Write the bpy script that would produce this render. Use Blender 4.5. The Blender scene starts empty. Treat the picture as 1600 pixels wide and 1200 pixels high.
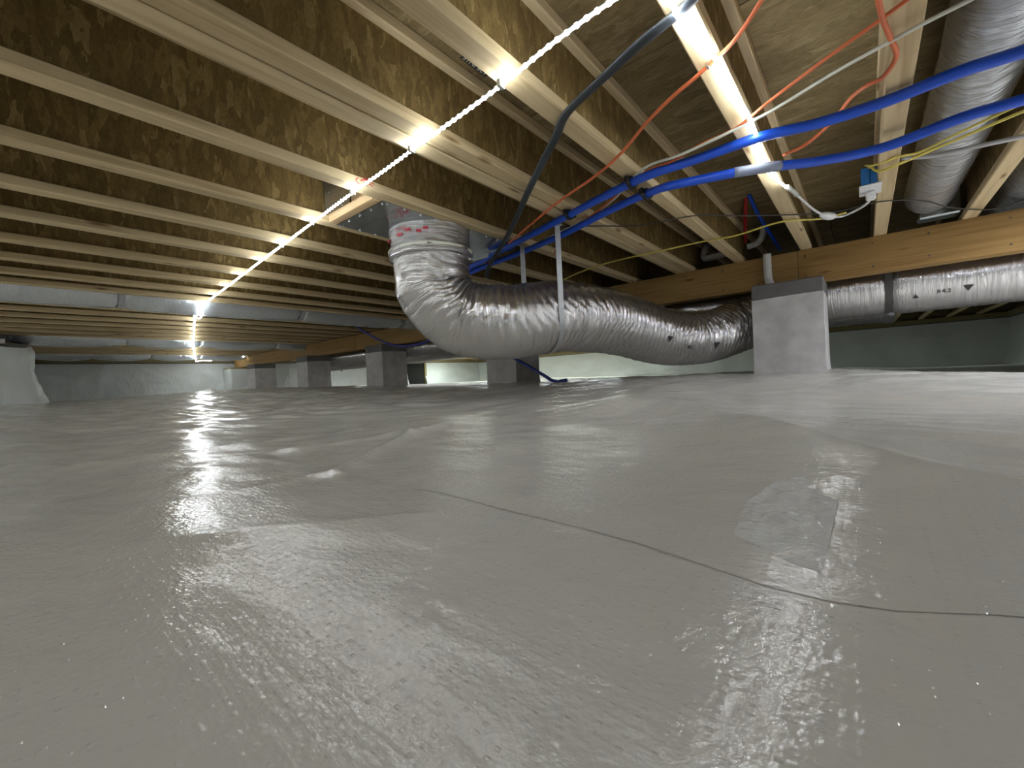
import bpy, bmesh, math, random
from mathutils import Vector, Matrix, noise
from math import sin, cos, pi, exp

scene = bpy.context.scene
COL = scene.collection
rnd = random.Random(7)

# ------------------------------------------------------------------ camera, world, light, exposure
RIGHT = Vector((0.77054, 0.63548, -0.04932))
UP = Vector((0.03004, 0.04108, 0.9987))
FWD = Vector((-0.63668, 0.77103, -0.01256))
cam_d = bpy.data.cameras.new('camera')
cam_d.sensor_width = 36.0
cam_d.lens = 668.0 / 1600.0 * 36.0
cam_d.clip_start = 0.01
cam_d.clip_end = 100
cam = bpy.data.objects.new('camera', cam_d)
COL.objects.link(cam)
cam.matrix_world = Matrix(((RIGHT.x, UP.x, -FWD.x, 0), (RIGHT.y, UP.y, -FWD.y, 0), (RIGHT.z, UP.z, -FWD.z, 0), (0, 0, 0, 1)))
scene.camera = cam

w = bpy.data.worlds.new('world')
w.use_nodes = True
w.node_tree.nodes['Background'].inputs[0].default_value = (0.6, 0.65, 0.7, 1)
w.node_tree.nodes['Background'].inputs[1].default_value = 0.0
scene.world = w

vs = scene.view_settings
vs.view_transform = 'Standard'
vs.look = 'None'
vs.gamma = 1
vs.use_curve_mapping = False
vs.exposure = 0.0
scene.cycles.adaptive_threshold = 0.03
scene.cycles.max_bounces = 7
scene.cycles.diffuse_bounces = 4
scene.cycles.glossy_bounces = 4
scene.cycles.transmission_bounces = 4

CHIP_RAD = 150.0       # radiance of the LED chips


def strip_lamp(name, a, b, power, width=0.02, color=(0.93, 0.98, 1.0)):
    """a long tube lamp (the other light strips of the crawl space, out of the frame, and one added fill)"""
    a, b = Vector(a), Vector(b)
    d = bpy.data.lights.new(name, 'AREA')
    d.shape = 'RECTANGLE'
    d.size = (b - a).length
    d.size_y = width
    d.energy = power
    d.color = color
    o = bpy.data.objects.new(name, d)
    x = (b - a).normalized()
    z = Vector((0, 0, 1))
    y = z.cross(x).normalized()
    z = x.cross(y)
    m = Matrix((x, y, z)).transposed().to_4x4()
    m.translation = (a + b) / 2
    o.matrix_world = m
    COL.objects.link(o)
    return o


strip_lamp('strip_light_behind', (-9.5, -1.4, 0.765), (1.8, -1.4, 0.765), 70)
strip_lamp('strip_light_back', (-10.8, 9.6, 0.765), (-4.5, 9.6, 0.765), 150, color=(0.88, 1.0, 0.95))
strip_lamp('fill_light_back_end', (-4.0, 9.6, 0.765), (1.6, 9.6, 0.765), 11, color=(0.85, 1.0, 0.93))  # added fill: dim extension that brightens the right end of the back wall
strip_lamp('strip_light_side', (1.2, 1.7, 0.765), (1.2, 3.4, 0.765), 42, color=(0.88, 0.92, 1.0))
strip_lamp('strip_light_middle', (-10.6, 6.2, 0.765), (-3.0, 6.2, 0.765), 54)

# ------------------------------------------------------------------ scene constants (metres, camera lens at the origin)
H = 0.788        # underside of the joists
FL = 0.038       # flange thickness
FW = 0.064       # flange width
JD = 0.286       # joist depth
Y0, Y1 = -3.2, 12.0
XL, XR = -11.5, 2.1
GY = 3.588       # face of the girder
GB = 0.563       # underside of the girder


def smooth(t):
    t = max(0.0, min(1.0, t))
    return t * t * (3 - 2 * t)


def ridge(x, y, ax, ay, bx, by, wid, amp):
    dx, dy = bx - ax, by - ay
    L2 = dx * dx + dy * dy
    t = ((x - ax) * dx + (y - ay) * dy) / L2
    tc = max(0.0, min(1.0, t))
    d = math.hypot(x - ax - dx * tc, y - ay - dy * tc)
    fade = smooth(min(t + 0.25, 1.25 - t) / 0.35) if -0.25 < t < 1.25 else 0
    return amp * exp(-(d / wid)) * fade


CREST = [(-0.80, 1.36), (-0.56, 1.32), (-0.32, 1.15), (-0.155, 0.93), (-0.037, 0.73), (0.047, 0.60), (0.14, 0.53), (0.5, 0.47), (1.0, 0.46)]


def swell(x, y):
    if not (-2 < x < 2 and -0.3 < y < 2.5):
        return 0.0
    best = None
    for (ax, ay), (bx, by) in zip(CREST[:-1], CREST[1:]):
        dx, dy = bx - ax, by - ay
        t = max(0.0, min(1.0, ((x - ax) * dx + (y - ay) * dy) / (dx * dx + dy * dy)))
        d = math.hypot(x - ax - dx * t, y - ay - dy * t)
        if best is None or d < best[0]:
            best = (d, (x - ax) * dy - (y - ay) * dx)
    d, side = best
    if side > 0:                                   # the near side
        k = max(0.0, 1 - d / 0.45)
        k = k ** 1.5
        k = k - 0.06 * exp(-(d / 0.025))
    else:
        k = 0.30 * exp(-(d / 0.05)) + 0.64 * exp(-(d / 0.35) ** 2)
    return 0.060 * k * smooth((x + 1.0) / 0.35)


def floor_z(x, y):
    r = math.hypot(x, y)
    z = -0.15
    # rises towards the line of piers and towards the left wall
    z += 0.092 * smooth((y - 1.1) / 1.7) * (1 - smooth((x + 0.1) / 1.2) * 0.75) * (1 - 0.55 * smooth((y - 4.1) / 1.2))
    z += 0.05 * smooth((-x - 3.0) / 4.0)
    z += 0.075 * smooth((-x - 1.6) / 5.0) * (1 - smooth((y - 1.5) / 2.0) * 0.9)
    # berm in front of the girder at the right
    z += 0.004 * exp(-((y - 2.72) / 0.35) ** 2) * smooth((x + 0.5) / 0.8)
    z -= 0.03 * smooth((x + 0.25) / 0.5) * smooth((y - 2.6) / 0.6)
    # swell across the foreground: a long slope up to a crest, a short drop behind it
    z += swell(x, y)
    z -= 0.065 * (x * 0.77 + y * 0.635) * exp(-(r / 0.6) ** 2)
    # folds of the sheet
    z += ridge(x, y, -0.70, 0.36, -1.06, 0.79, 0.022, 0.012)
    z += ridge(x, y, -1.06, 0.79, -1.11, 0.99, 0.03, 0.014)
    z += ridge(x, y, -1.11, 0.30, -1.14, 0.84, 0.028, 0.009)
    z += ridge(x, y, -1.39, 0.12, -1.39, 0.82, 0.035, 0.010)
    z += ridge(x, y, -0.70, 0.10, -0.72, 0.35, 0.03, 0.004)
    z += ridge(x, y, -0.53, 0.09, -0.36, 0.31, 0.03, 0.003)
    z += ridge(x, y, -3.4, 0.9, -2.0, 1.6, 0.06, 0.015)
    z += ridge(x, y, -5.2, 1.6, -4.0, 2.0, 0.09, 0.03)
    z += ridge(x, y, -9.5, 2.5, -8.0, 2.2, 0.12, 0.05)
    z += ridge(x, y, -3.2, 2.6, -0.6, 2.5, 0.10, 0.010)
    z += ridge(x, y, -0.2, 1.9, 0.9, 1.55, 0.05, 0.010)
    # broad unevenness, then small wrinkles
    k = smooth((r - 0.15) / 1.2)
    z += 0.016 * k * noise.noise(Vector((x * 1.1 + 3.1, y * 1.1 - 1.2, 0.3)))
    z += (0.004 + 0.006 * k) * noise.noise(Vector((x * 3.1 + 7.7, y * 3.9, 1.3)))
    n = noise.noise(Vector((x * 3.0 + y * 2.0, y * 7.5 - x * 4.5, 4.3)))
    z += (0.004 + 0.010 * smooth((r - 1.6) / 1.5)) * (1 - abs(n) * 2) * smooth((r - 0.7) / 0.8)
    n2 = noise.noise(Vector((x * 9.0 + 5.0, y * 13.0, 2.3)))
    z += 0.0011 * n2 * (1.4 + k)
    return z


# ------------------------------------------------------------------ materials
class NT:
    def __init__(self, name):
        self.m = bpy.data.materials.new(name)
        self.m.use_nodes = True
        self.t = self.m.node_tree
        self.b = self.t.nodes['Principled BSDF']

    def n(self, kind, **kw):
        nd = self.t.nodes.new(kind)
        for k, v in kw.items():
            if k.startswith('i_'):
                key = k[2:]
                key = int(key) if key.isdigit() else key.replace('_', ' ')
                nd.inputs[key].default_value = v
            else:
                setattr(nd, k, v)
        return nd

    def l(self, a, b):
        self.t.links.new(a, b)

    def coords(self, scale, rand=True, kind='Object'):
        tc = self.n('ShaderNodeTexCoord')
        mp = self.n('ShaderNodeMapping')
        mp.inputs['Scale'].default_value = scale
        self.l(tc.outputs[kind], mp.inputs['Vector'])
        if rand:
            oi = self.n('ShaderNodeObjectInfo')
            mul = self.n('ShaderNodeMath', operation='MULTIPLY')
            mul.inputs[1].default_value = 37.0
            self.l(oi.outputs['Random'], mul.inputs[0])
            self.l(mul.outputs[0], mp.inputs['Location'])
        return mp.outputs['Vector']

    def ramp(self, fac, stops):
        r = self.n('ShaderNodeValToRGB')
        e = r.color_ramp.elements
        while len(e) < len(stops):
            e.new(0.5)
        for q, (p, c) in zip(e, stops):
            q.position = p
            q.color = (c[0], c[1], c[2], 1)
        self.l(fac, r.inputs[0])
        return r.outputs[0]

    def mix(self, fac, a, b, mode='MIX'):
        m = self.n('ShaderNodeMix', data_type='RGBA', blend_type=mode)
        for s, v in ((m.inputs[0], fac), (m.inputs[6], a), (m.inputs[7], b)):
            if hasattr(v, 'is_output'):
                self.l(v, s)
            elif isinstance(v, (int, float)):
                s.default_value = v
            else:
                s.default_value = (v[0], v[1], v[2], 1)
        return m.outputs[2]

    def bump(self, h, strength, dist=0.01, prev=None):
        b = self.n('ShaderNodeBump')
        b.inputs['Strength'].default_value = strength
        b.inputs['Distance'].default_value = dist
        self.l(h, b.inputs['Height'])
        if prev:
            self.l(prev, b.inputs['Normal'])
        return b.outputs[0]


def set_rgb(nt, c):
    nt.b.inputs['Base Color'].default_value = (c[0], c[1], c[2], 1)


def mat_plain(name, c, rough=0.5, metal=0.0, bump=0.0, bscale=60, spec=0.5):
    t = NT(name)
    v = t.coords((bscale,) * 3, False)
    nz = t.n('ShaderNodeTexNoise')
    nz.inputs['Scale'].default_value = 1.0
    nz.inputs['Detail'].default_value = 4
    t.l(v, nz.inputs['Vector'])
    col = t.ramp(nz.outputs[0], [(0.3, [k * 0.86 for k in c]), (0.7, [min(1, k * 1.08) for k in c])])
    t.l(col, t.b.inputs['Base Color'])
    t.b.inputs['Roughness'].default_value = rough
    t.b.inputs['Metallic'].default_value = metal
    t.b.inputs['Specular IOR Level'].default_value = spec
    if bump:
        t.l(t.bump(nz.outputs[0], bump, 0.004), t.b.inputs['Normal'])
    return t.m


def mat_wood(name, light, dark, knot, axis='Y', rough=0.7):
    t = NT(name)
    s = {'Y': (26, 1.2, 26), 'X': (1.2, 26, 26), 'Z': (26, 26, 1.2)}[axis]
    v = t.coords(s)
    nz = t.n('ShaderNodeTexNoise')
    nz.inputs['Scale'].default_value = 1.6
    nz.inputs['Detail'].default_value = 6
    nz.inputs['Distortion'].default_value = 0.8
    t.l(v, nz.inputs['Vector'])
    base = t.ramp(nz.outputs[0], [(0.28, dark), (0.5, light), (0.75, [min(1, a * 1.1) for a in light])])
    s2 = {'Y': (14, 3.0, 14), 'X': (3.0, 14, 14), 'Z': (14, 14, 3.0)}[axis]
    v2 = t.coords(s2)
    vo = t.n('ShaderNodeTexVoronoi')
    vo.inputs['Scale'].default_value = 1.0
    t.l(v2, vo.inputs['Vector'])
    kn = t.ramp(vo.outputs['Distance'], [(0.05, (1, 1, 1)), (0.16, (0, 0, 0))])
    col = t.mix(kn, base, knot)
    oi = t.n('ShaderNodeObjectInfo')
    tint = t.ramp(oi.outputs['Random'], [(0.0, (0.86, 0.84, 0.80)), (1.0, (1.0, 1.0, 1.0))])
    col = t.mix(1.0, col, tint, 'MULTIPLY')
    t.l(col, t.b.inputs['Base Color'])
    t.b.inputs['Roughness'].default_value = rough
    t.b.inputs['Specular IOR Level'].default_value = 0.25
    t.l(t.bump(nz.outputs[0], 0.25, 0.002), t.b.inputs['Normal'])
    return t.m


def mat_osb(name, stops, strand=(16, 16, 16), rough=0.75):
    t = NT(name)
    v = t.coords(strand)
    nz0 = t.n('ShaderNodeTexNoise')
    nz0.inputs['Scale'].default_value = 0.7
    nz0.inputs['Detail'].default_value = 3
    t.l(v, nz0.inputs['Vector'])
    va = t.n('ShaderNodeVectorMath', operation='MULTIPLY_ADD')
    va.inputs[1].default_value = (2.4, 2.4, 2.4)
    t.l(nz0.outputs['Color'], va.inputs[0])
    t.l(v, va.inputs[2])
    vo = t.n('ShaderNodeTexVoronoi')
    vo.inputs['Scale'].default_value = 1.3
    vo.inputs['Randomness'].default_value = 1.0
    t.l(va.outputs[0], vo.inputs['Vector'])
    sep = t.n('ShaderNodeSeparateColor')
    t.l(vo.outputs['Color'], sep.inputs[0])
    flake = t.ramp(sep.outputs[0], stops)
    nz = t.n('ShaderNodeTexNoise')
    nz.inputs['Scale'].default_value = 5.0
    nz.inputs['Detail'].default_value = 5
    t.l(va.outputs[0], nz.inputs['Vector'])
    col = t.mix(0.65, flake, t.ramp(nz.outputs[0], [(0.3, (0.45, 0.42, 0.38)), (0.7, (1, 1, 1))]), 'MULTIPLY')
    big = t.n('ShaderNodeTexNoise')
    big.inputs['Scale'].default_value = 2.2
    tc = t.n('ShaderNodeTexCoord')
    t.l(tc.outputs['Object'], big.inputs['Vector'])
    col = t.mix(0.5, col, t.ramp(big.outputs[0], [(0.3, (0.55, 0.52, 0.5)), (0.65, (1, 1, 1))]), 'MULTIPLY')
    t.l(col, t.b.inputs['Base Color'])
    t.b.inputs['Roughness'].default_value = rough
    t.b.inputs['Specular IOR Level'].default_value = 0.3
    t.l(t.bump(sep.outputs[1], 0.35, 0.0015), t.b.inputs['Normal'])
    return t.m


def mat_sheet(name, c, rough, lattice=True, crease=0.3, cscale=3.0):
    """string-reinforced white polyethylene sheet"""
    t = NT(name)
    tc = t.n('ShaderNodeTexCoord')
    P = tc.outputs['Object']
    dirt = t.n('ShaderNodeTexNoise')
    dirt.inputs['Scale'].default_value = 1.4
    dirt.inputs['Detail'].default_value = 5
    t.l(P, dirt.inputs['Vector'])
    col = t.ramp(dirt.outputs[0], [(0.3, [k * 0.9 for k in c]), (0.7, c)])
    t.l(col, t.b.inputs['Base Color'])
    rn = t.n('ShaderNodeTexNoise')
    rn.inputs['Scale'].default_value = 5.0
    rn.inputs['Detail'].default_value = 3
    t.l(P, rn.inputs['Vector'])
    rr = t.n('ShaderNodeMapRange')
    rr.inputs['To Min'].default_value = rough - 0.06
    rr.inputs['To Max'].default_value = rough + 0.08
    t.l(rn.outputs[0], rr.inputs['Value'])
    t.l(rr.outputs[0], t.b.inputs['Roughness'])
    t.b.inputs['Specular IOR Level'].default_value = 0.5
    mp = t.n('ShaderNodeMapping')
    mp.inputs['Scale'].default_value = (1.0, 1.7, 1.0)
    mp.inputs['Rotation'].default_value = (0, 0, 0.5)
    t.l(P, mp.inputs['Vector'])
    cr = t.n('ShaderNodeTexNoise')
    cr.inputs['Scale'].default_value = cscale
    cr.inputs['Detail'].default_value = 7
    cr.inputs['Roughness'].default_value = 0.62
    cr.inputs['Distortion'].default_value = 0.6
    t.l(mp.outputs[0], cr.inputs['Vector'])
    nrm = t.bump(cr.outputs[0], crease, 0.03)
    if lattice:
        sx = t.n('ShaderNodeSeparateXYZ')
        wob = t.n('ShaderNodeTexNoise')
        wob.inputs['Scale'].default_value = 9.0
        t.l(P, wob.inputs['Vector'])
        add = t.n('ShaderNodeVectorMath', operation='MULTIPLY_ADD')
        add.inputs[1].default_value = (0.012, 0.012, 0.012)
        t.l(wob.outputs['Color'], add.inputs[0])
        t.l(P, add.inputs[2])
        t.l(add.outputs[0], sx.inputs[0])
        outs = []
        for ax in (0, 1):
            m = t.n('ShaderNodeMath', operation='MULTIPLY')
            m.inputs[1].default_value = 2 * pi / (0.0125 if ax == 0 else 0.0062)
            t.l(sx.outputs[ax], m.inputs[0])
            s = t.n('ShaderNodeMath', operation='COSINE')
            t.l(m.outputs[0], s.inputs[0])
            p = t.n('ShaderNodeMapRange', interpolation_type='SMOOTHSTEP')
            p.inputs['From Min'].default_value = 0.6 if ax == 0 else 0.1
            p.inputs['From Max'].default_value = 1.0
            t.l(s.outputs[0], p.inputs['Value'])
            outs.append(p.outputs[0])
        a = t.n('ShaderNodeMath', operation='ADD')
        t.l(outs[0], a.inputs[0])
        t.l(outs[1], a.inputs[1])
        msk0 = t.n('ShaderNodeTexNoise')
        msk0.inputs['Scale'].default_value = 95
        t.l(P, msk0.inputs['Vector'])
        msk = t.n('ShaderNodeMapRange')
        msk.inputs['From Min'].default_value = 0.42
        msk.inputs['From Max'].default_value = 0.68
        t.l(msk0.outputs[0], msk.inputs['Value'])
        pr = t.n('ShaderNodeMath', operation='MULTIPLY')
        t.l(outs[0], pr.inputs[0])
        t.l(outs[1], pr.inputs[1])
        a1 = t.n('ShaderNodeMath', operation='MULTIPLY_ADD')
        a1.inputs[1].default_value = 0.14
        t.l(a.outputs[0], a1.inputs[0])
        t.l(pr.outputs[0], a1.inputs[2])
        a2 = t.n('ShaderNodeMath', operation='MULTIPLY')
        t.l(a1.outputs[0], a2.inputs[0])
        t.l(msk.outputs[0], a2.inputs[1])
        nrm = t.bump(a2.outputs[0], 0.45, 0.0009, nrm)
        fine = t.n('ShaderNodeTexNoise')
        fine.inputs['Scale'].default_value = 210
        fine.inputs['Detail'].default_value = 3
        t.l(P, fine.inputs['Vector'])
        nrm = t.bump(fine.outputs[0], 0.17, 0.003, nrm)
        mid = t.n('ShaderNodeTexNoise')
        mid.inputs['Scale'].default_value = 14
        mid.inputs['Detail'].default_value = 3
        t.l(mp.outputs[0], mid.inputs['Vector'])
        nrm = t.bump(mid.outputs[0], 0.14, 0.02, nrm)
    t.l(nrm, t.b.inputs['Normal'])
    return t.m


def mat_foil(name, c=(0.62, 0.605, 0.60), rough=0.2, cs=38.0, strength=0.5, metal=0.93):
    t = NT(name)
    tc = t.n('ShaderNodeTexCoord')
    mp = t.n('ShaderNodeMapping')
    mp.inputs['Scale'].default_value = (1.0, 1.0, 1.0)
    t.l(tc.outputs['UV'], mp.inputs['Vector'])
    # long creases running round the duct: fine along u, coarse along v
    m2 = t.n('ShaderNodeMapping')
    m2.inputs['Scale'].default_value = (cs, 5.0, 1.0)
    t.l(tc.outputs['UV'], m2.inputs['Vector'])
    nz = t.n('ShaderNodeTexNoise')
    nz.inputs['Scale'].default_value = 1.0
    nz.inputs['Detail'].default_value = 6
    nz.inputs['Roughness'].default_value = 0.6
    nz.inputs['Distortion'].default_value = 1.2
    t.l(m2.outputs[0], nz.inputs['Vector'])
    m3 = t.n('ShaderNodeMapping')
    m3.inputs['Scale'].default_value = (60, 45, 1)
    t.l(tc.outputs['UV'], m3.inputs['Vector'])
    vo = t.n('ShaderNodeTexVoronoi')
    vo.inputs['Scale'].default_value = 1.0
    t.l(m3.outputs[0], vo.inputs['Vector'])
    n1 = t.bump(nz.outputs[0], strength, 0.012)
    n2 = t.bump(vo.outputs['Distance'], 0.10, 0.004, n1)
    t.l(n2, t.b.inputs['Normal'])
    set_rgb(t, c)
    t.b.inputs['Metallic'].default_value = metal
    t.b.inputs['Roughness'].default_value = rough
    return t.m


def mat_emit(name, c, s):
    t = NT(name)
    set_rgb(t, (0.8, 0.8, 0.8))
    t.b.inputs['Emission Color'].default_value = (c[0], c[1], c[2], 1)
    t.b.inputs['Emission Strength'].default_value = s
    return t.m


def mat_concrete(name, c, rough=0.9):
    t = NT(name)
    v = t.coords((9, 9, 9))
    nz = t.n('ShaderNodeTexNoise')
    nz.inputs['Scale'].default_value = 1.0
    nz.inputs['Detail'].default_value = 8
    t.l(v, nz.inputs['Vector'])
    v2 = t.coords((90, 90, 90))
    n2 = t.n('ShaderNodeTexNoise')
    n2.inputs['Scale'].default_value = 1.0
    n2.inputs['Detail'].default_value = 3
    t.l(v2, n2.inputs['Vector'])
    t.l(t.ramp(nz.outputs[0], [(0.3, [k * 0.8 for k in c]), (0.7, [k * 1.1 for k in c])]), t.b.inputs['Base Color'])
    t.b.inputs['Roughness'].default_value = rough
    n = t.bump(nz.outputs[0], 0.3, 0.01)
    t.l(t.bump(n2.outputs[0], 0.3, 0.002, n), t.b.inputs['Normal'])
    return t.m


M = {
    'flange': mat_wood('spruce_flange', (0.66, 0.525, 0.32), (0.52, 0.39, 0.22), (0.26, 0.15, 0.07)),
    'lumber': mat_wood('block_lumber', (0.62, 0.44, 0.25), (0.50, 0.32, 0.16), (0.25, 0.13, 0.06), 'X'),
    'girder': mat_wood('girder_lumber', (0.38, 0.235, 0.085), (0.28, 0.16, 0.055), (0.16, 0.08, 0.03), 'X'),
    'sill': mat_wood('sill_lumber', (0.34, 0.28, 0.15), (0.30, 0.22, 0.1), (0.16, 0.1, 0.05), 'X'),
    'web': mat_osb('osb_web', [(0.0, (0.19, 0.125, 0.04)), (0.5, (0.25, 0.165, 0.055)), (0.85, (0.31, 0.21, 0.075)), (1.0, (0.42, 0.30, 0.12))], (30, 42, 14)),
    'subfloor': mat_osb('subfloor_board', [(0.0, (0.26, 0.19, 0.085)), (0.6, (0.32, 0.24, 0.115)), (1.0, (0.40, 0.31, 0.16))], (6, 20, 10)),
    'floor': mat_sheet('white_liner_floor', (0.65, 0.63, 0.58), 0.155, True, 0.17, 2.2),
    'wall': mat_sheet('white_liner_wall', (0.76, 0.79, 0.77), 0.30, False, 1.0, 3.2),
    'tape': mat_sheet('clear_seam_tape', (0.72, 0.72, 0.70), 0.13, False, 0.35, 14.0),
    'foil': mat_foil('foil_jacket', rough=0.16, cs=52, strength=0.75),
    'foil2': mat_foil('foil_jacket_far', (0.66, 0.69, 0.72), 0.25, 24, 0.7, 0.7),
    'galv': mat_plain('galvanized_sheet', (0.50, 0.54, 0.56), 0.2, 0.95, 0.06, 12),
    'screw': mat_plain('zinc_screw', (0.85, 0.85, 0.85), 0.2, 1.0),
    'pier': mat_concrete('parged_pier', (0.62, 0.60, 0.59)),
    'cap': mat_concrete('bare_block', (0.17, 0.165, 0.16)),
    'blue': mat_plain('blue_pipe', (0.012, 0.085, 0.62), 0.38, 0, 0, 8),
    'navy': mat_plain('navy_pipe', (0.02, 0.035, 0.25), 0.4, 0, 0, 8),
    'red': mat_plain('red_pipe', (0.45, 0.02, 0.02), 0.4, 0, 0, 8),
    'orange': mat_plain('orange_cable', (0.72, 0.17, 0.06), 0.5, 0, 0, 8),
    'white': mat_plain('white_cable', (0.72, 0.73, 0.64), 0.45, 0, 0, 8),
    'yellow': mat_plain('yellow_cable', (0.72, 0.60, 0.13), 0.5, 0, 0, 8),
    'grey': mat_plain('grey_cable', (0.42, 0.41, 0.40), 0.5, 0, 0, 8),
    'black': mat_plain('black_cable', (0.028, 0.034, 0.042), 0.42, 0, 0.15, 40),
    'thin': mat_plain('dark_wire', (0.05, 0.045, 0.04), 0.6),
    'clamp': mat_plain('black_plastic', (0.012, 0.012, 0.014), 0.4),
    'pvc': mat_plain('white_plastic_pipe', (0.78, 0.77, 0.73), 0.35),
    'plug': mat_plain('white_plastic', (0.82, 0.82, 0.82), 0.35),
    'boxblue': mat_plain('blue_box_plastic', (0.01, 0.13, 0.38), 0.5),
    'band': mat_plain('mastic_band', (0.72, 0.72, 0.60), 0.4),
    'strap': mat_plain('grey_strap', (0.42, 0.43, 0.44), 0.35, 0.3),
    'dstrap': mat_plain('dark_strap', (0.07, 0.065, 0.06), 0.5),
    'ink': mat_plain('printed_ink', (0.03, 0.03, 0.03), 0.6),
    'redink': mat_plain('red_ink', (0.55, 0.03, 0.05), 0.5),
    'hole': mat_plain('dark_void', (0.012, 0.012, 0.01), 0.9),
    'tapebase': mat_emit('light_strip_tape', (0.50, 0.66, 0.90), 0.6),
    'chip': mat_emit('led_chip_glow', (0.90, 0.97, 1.0), CHIP_RAD),
    'clear': mat_plain('clear_clip', (0.6, 0.6, 0.55), 0.2),
}
_t = NT('clear_sleeve')
set_rgb(_t, (0.8, 0.85, 0.8))
_t.b.inputs['Transmission Weight'].default_value = 0.7
_t.b.inputs['Roughness'].default_value = 0.2
M['sleeve'] = _t.m


# ------------------------------------------------------------------ helpers
def link(name, me, mat, parent=None, smooth_=False):
    o = bpy.data.objects.new(name, me)
    COL.objects.link(o)
    if mat and not me.materials:
        me.materials.append(M[mat])
    if parent:
        o.parent = parent
    if smooth_:
        for p in me.polygons:
            p.use_smooth = True
    return o


def tag(o, label, cat, group=None, kind=None):
    if label:
        o['label'] = label
    if cat:
        o['category'] = cat
    if group:
        o['group'] = group
    if kind:
        o['kind'] = kind
    return o


def thing(name, label, cat, loc=(0, 0, 0), group=None):
    o = bpy.data.objects.new(name, None)
    COL.objects.link(o)
    o.location = loc
    o.empty_display_size = 0.1
    return tag(o, label, cat, group)


def struct(name, o_or_me, mat=None, parent=None):
    o = link(name, o_or_me, mat, parent)
    if not parent:
        o['kind'] = 'structure'
    return o


def box_me(x0, x1, y0, y1, z0, z1, bev=0.0, off=(0, 0, 0), name='box'):
    bm = bmesh.new()
    box_bm(bm, x0, x1, y0, y1, z0, z1, off)
    if bev:
        bmesh.ops.bevel(bm, geom=bm.edges[:], offset=bev, segments=1, affect='EDGES')
    me = bpy.data.meshes.new(name)
    bm.to_mesh(me)
    bm.free()
    return me


def box_bm(bm, x0, x1, y0, y1, z0, z1, off=(0, 0, 0)):
    x0 -= off[0]; x1 -= off[0]; y0 -= off[1]; y1 -= off[1]; z0 -= off[2]; z1 -= off[2]
    v = [bm.verts.new((x, y, z)) for z in (z0, z1) for y in (y0, y1) for x in (x0, x1)]
    for f in ((0, 2, 3, 1), (4, 5, 7, 6), (0, 1, 5, 4), (1, 3, 7, 5), (3, 2, 6, 7), (2, 0, 4, 6)):
        bm.faces.new([v[i] for i in f])


def catmull(pts, n=8):
    P = [Vector(p) for p in pts]
    P = [2 * P[0] - P[1]] + P + [2 * P[-1] - P[-2]]
    out = []
    for i in range(1, len(P) - 2):
        a, b, c, d = P[i - 1:i + 3]
        for k in range(n):
            t = k / n
            out.append(0.5 * ((2 * b) + (c - a) * t + (2 * a - 5 * b + 4 * c - d) * t * t + (3 * b - a - 3 * c + d) * t ** 3))
    out.append(P[-2])
    return out


def frames(P):
    T = []
    for i in range(len(P)):
        a = P[max(0, i - 1)]
        b = P[min(len(P) - 1, i + 1)]
        T.append((b - a).normalized())
    ref = Vector((0, 0, 1)) if abs(T[0].z) < 0.9 else Vector((1, 0, 0))
    n = (ref - T[0] * ref.dot(T[0])).normalized()
    N = [n]
    for i in range(1, len(P)):
        n = n - T[i] * n.dot(T[i])
        n.normalize()
        N.append(n)
    B = [T[i].cross(N[i]) for i in range(len(P))]
    return T, N, B


def tube_me(pts, r, seg=10, n=8, flat=1.0, caps=True, rfun=None, uvscale=1.0, name='tube'):
    """tube along a smooth curve; flat < 1 squashes it; rfun(s, theta, i) gives the local radius"""
    P = catmull(pts, n) if n else [Vector(p) for p in pts]
    T, N, B = frames(P)
    verts, faces, uv = [], [], []
    s = 0
    S = []
    for i, p in enumerate(P):
        if i:
            s += (P[i] - P[i - 1]).length
        S.append(s)
        for j in range(seg):
            th = 2 * pi * j / seg
            rr = rfun(s, th, i) if rfun else r
            verts.append(p + N[i] * (cos(th) * rr * flat) + B[i] * (sin(th) * rr))
    for i in range(len(P) - 1):
        for j in range(seg):
            a = i * seg + j
            b = i * seg + (j + 1) % seg
            faces.append((a, b, b + seg, a + seg))
            u0, u1 = S[i] * uvscale, S[i + 1] * uvscale
            v0, v1 = j / seg, (j + 1) / seg
            uv += [(u0, v0), (u0, v1), (u1, v1), (u1, v0)]
    if caps:
        faces.append(tuple(range(seg - 1, -1, -1)))
        faces.append(tuple(range((len(P) - 1) * seg, len(P) * seg)))
        uv += [(0, 0)] * (2 * seg)
    me = bpy.data.meshes.new(name)
    me.from_pydata([tuple(v) for v in verts], [], faces)
    l = me.uv_layers.new(name='UVMap')
    for k, c in enumerate(uv):
        l.data[k].uv = c
    for p in me.polygons:
        p.use_smooth = True
    me.update()
    return me


def text_me(body, size, extrude=0.0004):
    c = bpy.data.curves.new('lettering', 'FONT')
    c.body = body
    c.size = size
    c.align_x = 'CENTER'
    c.align_y = 'CENTER'
    c.extrude = extrude
    o = bpy.data.objects.new('lettering', c)
    me = bpy.data.meshes.new_from_object(o)
    bpy.data.objects.remove(o)
    return me


def grid_sheet(nu, nv, f, name='sheet'):
    verts = [f(i / nu, j / nv) for j in range(nv + 1) for i in range(nu + 1)]
    faces = []
    for j in range(nv):
        for i in range(nu):
            a = j * (nu + 1) + i
            faces.append((a, a + 1, a + nu + 2, a + nu + 1))
    me = bpy.data.meshes.new(name)
    me.from_pydata(verts, [], faces)
    for p in me.polygons:
        p.use_smooth = True
    me.update()
    return me


# ------------------------------------------------------------------ setting: floor liner, walls, ceiling
def axis_samples(lo, hi, c, n, k):
    a = math.asinh((lo - c) * k)
    b = math.asinh((hi - c) * k)
    return [c + math.sinh(a + (b - a) * i / n) / k for i in range(n + 1)]


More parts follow.
